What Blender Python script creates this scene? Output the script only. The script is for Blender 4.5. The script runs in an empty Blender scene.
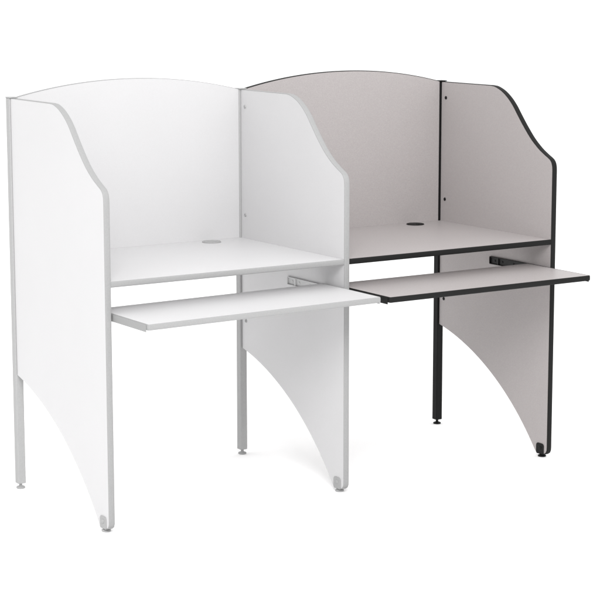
import bpy, bmesh, math
from mathutils import Vector, Matrix

scene = bpy.context.scene
COL = scene.collection
R = math.radians

# ------------------------------------------------------------------ sizes (m)
PITCH = 0.798      # spacing of the side panels
T = 0.0178         # panel thickness
YB = 0.586         # rear edge of the side panels
TOP = 1.1925
DESK = 0.7180
TRAY = 0.6290
POST = 0.0250

# ------------------------------------------------------------------ materials
def node(nt, kind, **kw):
    n = nt.nodes.new(kind)
    for k, v in kw.items():
        setattr(n, k, v)
    return n

def laminate(name, a, b, c, rough=0.42, grain=0.5):
    """matt laminate with a fine printed speckle"""
    m = bpy.data.materials.new(name); m.use_nodes = True
    nt = m.node_tree; bs = nt.nodes['Principled BSDF']
    tc = node(nt, 'ShaderNodeTexCoord')
    n1 = node(nt, 'ShaderNodeTexNoise'); n1.inputs['Scale'].default_value = 620; n1.inputs['Detail'].default_value = 3
    n2 = node(nt, 'ShaderNodeTexNoise'); n2.inputs['Scale'].default_value = 400; n2.inputs['Detail'].default_value = 4
    n3 = node(nt, 'ShaderNodeTexNoise'); n3.inputs['Scale'].default_value = 3.5; n3.inputs['Detail'].default_value = 2
    for n in (n1, n2, n3):
        nt.links.new(tc.outputs['Object'], n.inputs['Vector'])
    r1 = node(nt, 'ShaderNodeValToRGB')
    r1.color_ramp.elements[0].position = 0.36; r1.color_ramp.elements[0].color = (*a, 1)
    r1.color_ramp.elements[1].position = 0.64; r1.color_ramp.elements[1].color = (*b, 1)
    nt.links.new(n1.outputs['Fac'], r1.inputs['Fac'])
    r2 = node(nt, 'ShaderNodeMapRange'); r2.inputs['From Min'].default_value = 0.4; r2.inputs['From Max'].default_value = 0.68
    r2.inputs['To Min'].default_value = 0; r2.inputs['To Max'].default_value = grain
    nt.links.new(n2.outputs['Fac'], r2.inputs['Value'])
    mx = node(nt, 'ShaderNodeMix', data_type='RGBA')
    nt.links.new(r2.outputs['Result'], mx.inputs['Factor'])
    nt.links.new(r1.outputs['Color'], mx.inputs['A']); mx.inputs['B'].default_value = (*c, 1)
    # very faint batch-to-batch drift of the print
    r3 = node(nt, 'ShaderNodeMapRange'); r3.inputs['To Min'].default_value = 0.975; r3.inputs['To Max'].default_value = 1.025
    nt.links.new(n3.outputs['Fac'], r3.inputs['Value'])
    vm = node(nt, 'ShaderNodeVectorMath', operation='SCALE')
    nt.links.new(mx.outputs['Result'], vm.inputs[0]); nt.links.new(r3.outputs['Result'], vm.inputs['Scale'])
    nt.links.new(vm.outputs['Vector'], bs.inputs['Base Color'])
    rr = node(nt, 'ShaderNodeMapRange'); rr.inputs['To Min'].default_value = rough - .05; rr.inputs['To Max'].default_value = rough + .07
    nt.links.new(n2.outputs['Fac'], rr.inputs['Value']); nt.links.new(rr.outputs['Result'], bs.inputs['Roughness'])
    bp = node(nt, 'ShaderNodeBump'); bp.inputs['Strength'].default_value = 0.12; bp.inputs['Distance'].default_value = 0.0004
    nt.links.new(n1.outputs['Fac'], bp.inputs['Height']); nt.links.new(bp.outputs['Normal'], bs.inputs['Normal'])
    bs.inputs['Specular IOR Level'].default_value = 0.35
    return m

def plain(name, col, rough=0.45, metal=0.0, spec=0.4, scale=220, amp=0.08):
    m = bpy.data.materials.new(name); m.use_nodes = True
    nt = m.node_tree; bs = nt.nodes['Principled BSDF']
    tc = node(nt, 'ShaderNodeTexCoord'); n = node(nt, 'ShaderNodeTexNoise')
    n.inputs['Scale'].default_value = scale; n.inputs['Detail'].default_value = 3
    nt.links.new(tc.outputs['Object'], n.inputs['Vector'])
    mr = node(nt, 'ShaderNodeMapRange'); mr.inputs['To Min'].default_value = 1 - amp; mr.inputs['To Max'].default_value = 1 + amp
    nt.links.new(n.outputs['Fac'], mr.inputs['Value'])
    vm = node(nt, 'ShaderNodeVectorMath', operation='SCALE'); vm.inputs[0].default_value = col
    nt.links.new(mr.outputs['Result'], vm.inputs['Scale'])
    nt.links.new(vm.outputs['Vector'], bs.inputs['Base Color'])
    r2 = node(nt, 'ShaderNodeMapRange'); r2.inputs['To Min'].default_value = rough - .06; r2.inputs['To Max'].default_value = rough + .06
    nt.links.new(n.outputs['Fac'], r2.inputs['Value']); nt.links.new(r2.outputs['Result'], bs.inputs['Roughness'])
    bs.inputs['Metallic'].default_value = metal
    bs.inputs['Specular IOR Level'].default_value = spec
    return m

WHITE = dict(arch=.0003,
    panel=laminate('white_laminate', (.518, .514, .519), (.536, .532, .537), (.503, .498, .503), grain=.3),
    trim=plain('pale_grey_edging', (.285, .285, .285), .6, spec=.15),
    metal=plain('pale_grey_steel', (.35, .35, .35), .5, spec=.15),
    rail=plain('pale_zinc_steel', (.50, .50, .50), .5, spec=.15),
    small=plain('pale_grey_plastic', (.33, .33, .33), .5, spec=.15))
GREY = dict(arch=.0014,
    panel=laminate('grey_laminate', (.338, .314, .312), (.396, .369, .366), (.296, .274, .272), grain=.48),
    trim=plain('black_edging', (.0110, .0110, .0108), .6, spec=.12),
    rail=plain('black_slide_steel', (.010, .010, .010), .45, spec=.2),
    metal=plain('black_steel', (.0070, .0070, .0070), .5, spec=.12),
    small=plain('black_plastic', (.0080, .0080, .0080), .5, spec=.15))

# ------------------------------------------------------------------ mesh helpers
def link(name, bm, mat, parent, smooth=False):
    bmesh.ops.recalc_face_normals(bm, faces=bm.faces[:])
    me = bpy.data.meshes.new(name); bm.to_mesh(me); bm.free()
    if smooth:
        for p in me.polygons: p.use_smooth = True
    me.materials.append(mat)
    o = bpy.data.objects.new(name, me); COL.objects.link(o); o.parent = parent
    if smooth:
        me.set_sharp_from_angle(angle=R(40))
    return o

def extrude(bm, pts, axis, a, b):
    """closed 2-D outline pushed out along one axis from a to b"""
    def P(p, s):
        return {'x': (s, p[0], p[1]), 'y': (p[0], s, p[1]), 'z': (p[0], p[1], s)}[axis]
    va = [bm.verts.new(P(p, a)) for p in pts]; vb = [bm.verts.new(P(p, b)) for p in pts]
    n = len(pts)
    bm.faces.new(va); bm.faces.new(list(reversed(vb)))
    for i in range(n):
        bm.faces.new((va[i], vb[i], vb[(i + 1) % n], va[(i + 1) % n]))

def box(bm, x0, x1, y0, y1, z0, z1, bev=0.0, seg=2):
    r = bmesh.ops.create_cube(bm, size=1)
    vs = r['verts']
    for v in vs:
        v.co = Vector(((x0 + x1) / 2 + v.co.x * (x1 - x0), (y0 + y1) / 2 + v.co.y * (y1 - y0), (z0 + z1) / 2 + v.co.z * (z1 - z0)))
    if bev:
        es = list({e for v in vs for e in v.link_edges})
        bmesh.ops.bevel(bm, geom=es, offset=bev, segments=seg, affect='EDGES', profile=.5)

def lathe(bm, prof, c, axis='z', n=32):
    """surface of revolution; prof = (radius, height) pairs, closed onto the axis"""
    rings = []
    for r, h in prof:
        ring = []
        for k in range(n):
            a = 2 * math.pi * k / n
            p = (r * math.cos(a), r * math.sin(a), h)
            if axis == 'x': p = (h, r * math.cos(a), r * math.sin(a))
            ring.append(bm.verts.new((c[0] + p[0], c[1] + p[1], c[2] + p[2])))
        rings.append(ring)
    for A, B in zip(rings, rings[1:]):
        for k in range(n):
            bm.faces.new((A[k], A[(k + 1) % n], B[(k + 1) % n], B[k]))
    bm.faces.new(rings[0]); bm.faces.new(list(reversed(rings[-1])))

def moulding(bm, path, axis, a, b, bulge=.0020, lip=.0003, sink=.0008):
    """bull-nosed edge band swept along an open path of a panel edge (path runs with the panel on its LEFT)"""
    n = len(path)
    prof = []
    K = 6
    mid = (a + b) / 2; hw = (b - a) / 2 + lip
    prof.append((mid - hw, -sink))
    for k in range(K + 1):
        t = -1 + 2 * k / K
        prof.append((mid + hw * math.sin(t * math.pi / 2), bulge * (0.25 + .75 * math.sqrt(max(0, 1 - abs(math.sin(t * math.pi / 2)) ** 2.6)))))
    prof.append((mid + hw, -sink))
    def P(p, s):
        return {'x': (s, p[0], p[1]), 'y': (p[0], s, p[1]), 'z': (p[0], p[1], s)}[axis]
    rows = []
    for i, p in enumerate(path):
        d = Vector((0, 0))
        if i > 0: d += (Vector(p) - Vector(path[i - 1])).normalized()
        if i < n - 1: d += (Vector(path[i + 1]) - Vector(p)).normalized()
        d.normalize()
        nr = Vector((d.y, -d.x))          # right-hand side = outwards
        f = 1.0
        if axis == 'x': f = .2 + .8 * min(1, max(0, (.36 - p[0]) / .16))     # stretched thin along the flat top
        rows.append([bm.verts.new(P((p[0] + nr.x * o * (f if o > 0 else 1), p[1] + nr.y * o * (f if o > 0 else 1)), s)) for s, o in prof])
    m = len(prof)
    for A, B in zip(rows, rows[1:]):
        for k in range(m):
            bm.faces.new((A[k], A[(k + 1) % m], B[(k + 1) % m], B[k]))
    bm.faces.new(rows[0]); bm.faces.new(list(reversed(rows[-1])))

def spline(keys, sub=8):
    """Catmull-Rom through keys"""
    out = []
    K = [Vector(k) for k in keys]
    for i in range(len(K) - 1):
        p0 = K[i - 1] if i else K[0] * 2 - K[1]
        p1, p2 = K[i], K[i + 1]
        p3 = K[i + 2] if i + 2 < len(K) else K[-1] * 2 - K[-2]
        for s in range(sub):
            t = s / sub
            out.append(tuple(0.5 * ((2 * p1) + (p2 - p0) * t + (2 * p0 - 5 * p1 + 4 * p2 - p3) * t * t + (3 * p1 - p0 - 3 * p2 + p3) * t ** 3)))
    out.append(tuple(K[-1]))
    return out

# ------------------------------------------------------------------ outlines
# (y, z) of the side panel, running down the front with the panel on the left
S_CURVE = spline([(.322, TOP), (.297, 1.1895), (.263, 1.1770), (.231, 1.1570), (.204, 1.1330), (.180, 1.1055), (.148, 1.0700),
                  (.110, 1.0325), (.072, 1.0040), (.040, .9860), (.024, .9782)], 6)
NOSE = spline([(.024, .9782), (.0135, .9720), (.0060, .9635), (.0018, .9520), (.0005, .9380)], 5)[1:]
FRONT = [(.0005, .9), (.0005, .6), (.0005, .3), (.0005, .036), (.0012, .0265), (.0050, .0180), (.0120, .0135), (.0200, .0125), (.0545, .0125)]
ARC = [(.7945 - .9232 * math.cos(a), -.5423 + .9232 * math.sin(a)) for a in [R(37.5 + (76.95 - 37.5) * k / 48) for k in range(49)]]
ARC = [(min(y, YB), z) for y, z in ARC]
PANEL_FRONT = [(YB, TOP), (.5, TOP), (.4, TOP)] + S_CURVE + NOSE + FRONT
PANEL = PANEL_FRONT + ARC

def glide(bm, x, y, ztop):
    lathe(bm, [(.0115, 0), (.0132, .0010), (.0136, .0034), (.0120, .0052), (.0060, .0072), (.0046, .0085), (.0046, ztop)], (x, y, 0))

def side_panel(root, M, x, inside_right=False):
    bm = bmesh.new(); extrude(bm, PANEL, 'x', x, x + T)
    p = link('side_panel', bm, M['panel'], root)
    bm = bmesh.new(); moulding(bm, PANEL_FRONT, 'x', x, x + T)
    link('edge_trim', bm, M['trim'], p, True)
    for z in (1.1395, .7940, .4490):
        bm = bmesh.new()
        s = 1 if inside_right else -1
        lathe(bm, [(.0058, -.001 * s), (.0058, .0008 * s), (.0046, .0022 * s), (.0030, .0028 * s), (.0028, .0018 * s)], (x + (T if inside_right else 0), .562, z), 'x', 24)
        link('bolt_head', bm, M['small'], p, True)
    # corner plate carrying the glide: face plate, round screw head and a tab folded under the panel
    bm = bmesh.new()
    c = []
    y0, y1, z0, z1, r = .0155, .0520, .0118, .0455, .009
    for (cy, cz, a0) in ((y1 - r, z1 - r, 0), (y0 + r, z1 - r, 90), (y0 + .003, z0 + .003, 180), (y1 - .003, z0 + .003, 270)):
        rr = r if cz > .03 else .003
        for k in range(7):
            a = R(a0 + 15 * k); c.append((cy + rr * math.cos(a), cz + rr * math.sin(a)))
    extrude(bm, c, 'x', x - .0026, x - .0001)
    box(bm, x - .0024, x + T - .001, .018, .050, .0095, .0121, .0006, 1)
    lathe(bm, [(.0062, 0), (.0062, -.0012), (.0045, -.0026), (.0020, -.0029)], (x - .0025, .033, .031), 'x', 20)
    link('foot_plate', bm, M['small'], p, False)
    bm = bmesh.new(); glide(bm, x + T / 2, .035, .0110)
    link('glide', bm, M['small'], p, True)
    return p

def post(root, M, x):
    x0 = x - (.0070 if x else .0045)
    bm = bmesh.new(); box(bm, x0, x0 + POST, YB + .0015, YB + .0015 + POST, .0160, TOP + .0010, .0022, 2)
    p = link('rear_post', bm, M['metal'], root)
    bm = bmesh.new(); box(bm, x0 - .0008, x0 + POST + .0010, YB - .0040, YB + POST + .0022, TOP + .0008, TOP + .0040, .0012, 2)
    link('post_cap', bm, M['small'], p)
    bm = bmesh.new(); glide(bm, x0 + POST / 2, YB + .0015 + POST / 2, .0165)
    link('glide', bm, M['small'], p, True)
    return p

def back_panel(root, M, x0, x1):
    ya, yb = YB + .0035, YB + .0035 + .0160
    n = 40
    top = []
    for k in range(n + 1):
        s = k / n
        u = 2 * s - 1
        top.append((x1 + (x0 - x1) * s, TOP + .0015 + .0450 * (1 - abs(u) ** 2.05)))
    pts = [(x0, .7030), (x1, .7030)] + top
    bm = bmesh.new(); extrude(bm, pts, 'y', ya, yb)
    p = link('back_panel', bm, M['panel'], root)
    bm = bmesh.new(); moulding(bm, top, 'y', ya, yb, bulge=M['arch'], lip=.0002)
    link('edge_trim', bm, M['trim'], p, True)

def desktop(root, M, x0, x1):
    bm = bmesh.new(); box(bm, x0 + .0003, x1 - .0003, .0030, YB + .0030, DESK - .0162, DESK)
    p = link('desktop', bm, M['panel'], root)
    bm = bmesh.new(); moulding(bm, [(x0 + .0004, .0030), ((x0 + x1) / 2, .0030), (x1 - .0004, .0030)], 'z', DESK - .0162, DESK, bulge=.0024, lip=.0003)
    link('edge_trim', bm, M['trim'], p, True)
    gx, gy = x0 + .6440, .5460
    bm = bmesh.new()
    lathe(bm, [(.0285, 0), (.0300, .0006), (.0300, .0020), (.0286, .0030), (.0252, .0031), (.0240, .0016), (.0238, .0009)], (gx, gy, DESK), 'z', 48)
    g = link('cable_grommet', bm, M['small'], p, True)
    bm = bmesh.new()                                     # turning lid with its cable notch
    c = []
    for k in range(41):
        a = R(-62 + 304 * k / 40); c.append((gx + .0228 * math.cos(a), gy + .0228 * math.sin(a)))
    c += [(gx - .006, gy - .010), (gx, gy - .0075), (gx + .006, gy - .010)]
    extrude(bm, c, 'z', DESK + .0010, DESK + .0022)
    link('grommet_lid', bm, M['small'], p)

def slide(root, M, x, side):
    """fixed channel of a tray slide, screwed to a panel face at x; side = +1 when the channel grows towards +x"""
    def b(bm, d0, d1, y0, y1, z0, z1, bev=.0004):
        xa, xb = sorted((x + side * d0, x + side * d1)); box(bm, xa, xb, y0, y1, z0, z1, bev, 1)
    bm = bmesh.new()
    b(bm, .0002, .0018, .020, .3060, .6030, .6282)                  # web on the panel
    b(bm, .0018, .0066, .020, .3060, .6262, .6282)                  # upper lip
    b(bm, .0018, .0066, .020, .3060, .6030, .6050)                  # lower lip
    b(bm, .0018, .0072, .3040, .3060, .6052, .6260)                 # end stop
    b(bm, .0018, .0060, .2600, .2660, .6052, .6260)                 # ball cage ends
    for y in (.282, .243, .185):
        lathe(bm, [(.0040, 0), (.0040, side * .0010), (.0022, side * .0018)], (x + side * .0019, y, .6155), 'x', 16)
    link('slide_rail', bm, M['rail'], root)

def keyboard_tray(root, M, x0, x1, tilt=0.0, yf=-.1985, drop=0.0, zr=0.0):
    """x0/x1 = faces of the two side panels"""
    e = .0088
    a, b = x0 + e, x1 - e
    yr = .1050
    r = .0035
    edge = [(a, yr), (a, 0.0), (a, yf + r)]
    for k in range(1, 7):
        t = R(180 + 15 * k); edge.append((a + r + r * math.cos(t), yf + r + r * math.sin(t)))
    edge.append(((a + b) / 2, yf))
    for k in range(7):
        t = R(270 + 15 * k); edge.append((b - r + r * math.cos(t), yf + r + r * math.sin(t)))
    edge += [(b, 0.0), (b, yr)]
    bm = bmesh.new(); extrude(bm, edge, 'z', TRAY - .0160, TRAY)
    p = link('keyboard_tray', bm, M['panel'], root)
    kids = []
    bm = bmesh.new(); moulding(bm, edge, 'z', TRAY - .0160, TRAY, bulge=.0022, lip=.0003)
    kids.append(link('edge_trim', bm, M['trim'], p, True))
    for s, xx in ((1, a), (-1, b)):                       # moving member: angle that carries the tray
        bm = bmesh.new()
        xa, xb = sorted((xx - s * .0040, xx - s * .0024)); box(bm, xa, xb, yf + .0085, yr, TRAY - .0215, TRAY - .0012, .0004, 1)
        xa, xb = sorted((xx - s * .0023, xx + s * .0090)); box(bm, xa, xb, yf + .070, yr, TRAY - .0212, TRAY - .0196, .0004, 1)
        xa, xb = sorted((xx - s * .0010, xx + s * .0080)); box(bm, xa, xb, yf + .060, yr - .004, TRAY - .0195, TRAY - .0165)
        kids.append(link('tray_runner', bm, M['trim'], p))
    c = Vector(((a + b) / 2, yr, TRAY))
    Mx = Matrix.Translation(c + Vector((0, 0, drop))) @ Matrix.Rotation(tilt, 4, 'Y') @ Matrix.Rotation(zr, 4, 'Z') @ Matrix.Translation(-c)
    for o in [p] + kids:
        o.data.transform(Mx)

def carrel(loc, M, label, both, tilt=0.0, drop=0.0, zr=0.0):
    root = bpy.data.objects.new('study_carrel', None); COL.objects.link(root)
    root.empty_display_size = .2
    root.location = loc
    root['label'] = label; root['category'] = 'study carrel'; root['group'] = 'study carrels joined in a row'
    xs = (0.0, PITCH) if both else (PITCH,)
    for x in xs:
        side_panel(root, M, x, x == 0.0); post(root, M, x)
    back_panel(root, M, POST - .0070 + .0003, PITCH - .0070 - .0003)
    desktop(root, M, T, PITCH)
    keyboard_tray(root, M, T, PITCH, tilt, drop=drop, zr=zr)
    slide(root, M, T, 1); slide(root, M, PITCH, -1)
    return root

carrel((0, 0, 0), WHITE, 'white study carrel with pale grey edges and legs, two side panels, left of the pair', True, tilt=-R(.45), drop=.0012)
carrel((PITCH, 0, 0), GREY, 'grey speckled study carrel with black edges and legs, joined to the white one', False)

# ------------------------------------------------------------------ floor
fm = bpy.data.materials.new('white_studio_floor'); fm.use_nodes = True
nt = fm.node_tree; bs = nt.nodes['Principled BSDF']
bs.inputs['Roughness'].default_value = .9; bs.inputs['Specular IOR Level'].default_value = .1
tc = node(nt, 'ShaderNodeTexCoord'); n = node(nt, 'ShaderNodeTexNoise'); n.inputs['Scale'].default_value = 1.5
nt.links.new(tc.outputs['Object'], n.inputs['Vector'])
cr = node(nt, 'ShaderNodeValToRGB'); cr.color_ramp.elements[0].color = (.98, .98, .98, 1); cr.color_ramp.elements[1].color = (.98, .98, .98, 1)
nt.links.new(n.outputs['Fac'], cr.inputs['Fac']); nt.links.new(cr.outputs['Color'], bs.inputs['Base Color'])
bm = bmesh.new()
vs = [bm.verts.new(p) for p in ((-150, -150, 0), (150, -150, 0), (150, 150, 0), (-150, 150, 0))]
bm.faces.new(vs)
fl = link('floor', bm, fm, None); fl['kind'] = 'structure'

# ------------------------------------------------------------------ light
w = bpy.data.worlds.new('World'); scene.world = w; w.use_nodes = True
bg = w.node_tree.nodes['Background']
bg.inputs['Color'].default_value = (1, 1, 1, 1); bg.inputs['Strength'].default_value = 1.15
# added glow: world brightness raised in a mid-elevation band to light the inner faces
wt = w.node_tree
tc = node(wt, 'ShaderNodeTexCoord'); sp = node(wt, 'ShaderNodeSeparateXYZ'); wr = node(wt, 'ShaderNodeValToRGB')
wt.links.new(tc.outputs['Generated'], sp.inputs[0]); wt.links.new(sp.outputs['Z'], wr.inputs['Fac'])
e = wr.color_ramp.elements
e[0].position = 0.0; e[0].color = (.72, .72, .72, 1)
e[1].position = 1.0; e[1].color = (.80, .80, .80, 1)
for pos, v in ((.22, .80), (.5, 1.32), (.78, 1.32)):
    k = e.new(pos); k.color = (v, v, v, 1)
wt.links.new(wr.outputs['Color'], bg.inputs['Color'])

def area(name, loc, target, size, power, col=(1, 1, 1)):
    l = bpy.data.lights.new(name, 'AREA'); l.shape = 'RECTANGLE'; l.size, l.size_y = size; l.energy = power; l.color = col
    o = bpy.data.objects.new(name, l); COL.objects.link(o); o.location = loc
    o.rotation_euler = (Vector(target) - Vector(loc)).to_track_quat('-Z', 'Y').to_euler()
    return o
area('key_softbox', (-1.7, -4.1, 4.0), (.8, .3, .9), (2.4, 2.4), 235)
area('overhead_fill', (0.2, -0.6, 5.0), (.8, .3, 0), (7, 6), 60)  # added fill from above, lifts the floor and its shadows towards white

# ------------------------------------------------------------------ camera
cam = bpy.data.cameras.new('camera'); co = bpy.data.objects.new('camera', cam); COL.objects.link(co)
cam.sensor_width = 36; cam.lens = 36 * 1976.03 / 600
cam.clip_start = .1; cam.clip_end = 1000
co.location = (-2.4767, -4.8048, 1.5693)
co.rotation_euler = (R(90 - 9.5023), R(.0455), R(-32.9837))
scene.camera = co

scene.render.resolution_x = 1024; scene.render.resolution_y = 1024
vs_ = scene.view_settings
vs_.view_transform = 'Standard'; vs_.look = 'None'; vs_.gamma = 1; vs_.use_curve_mapping = False; vs_.exposure = 0
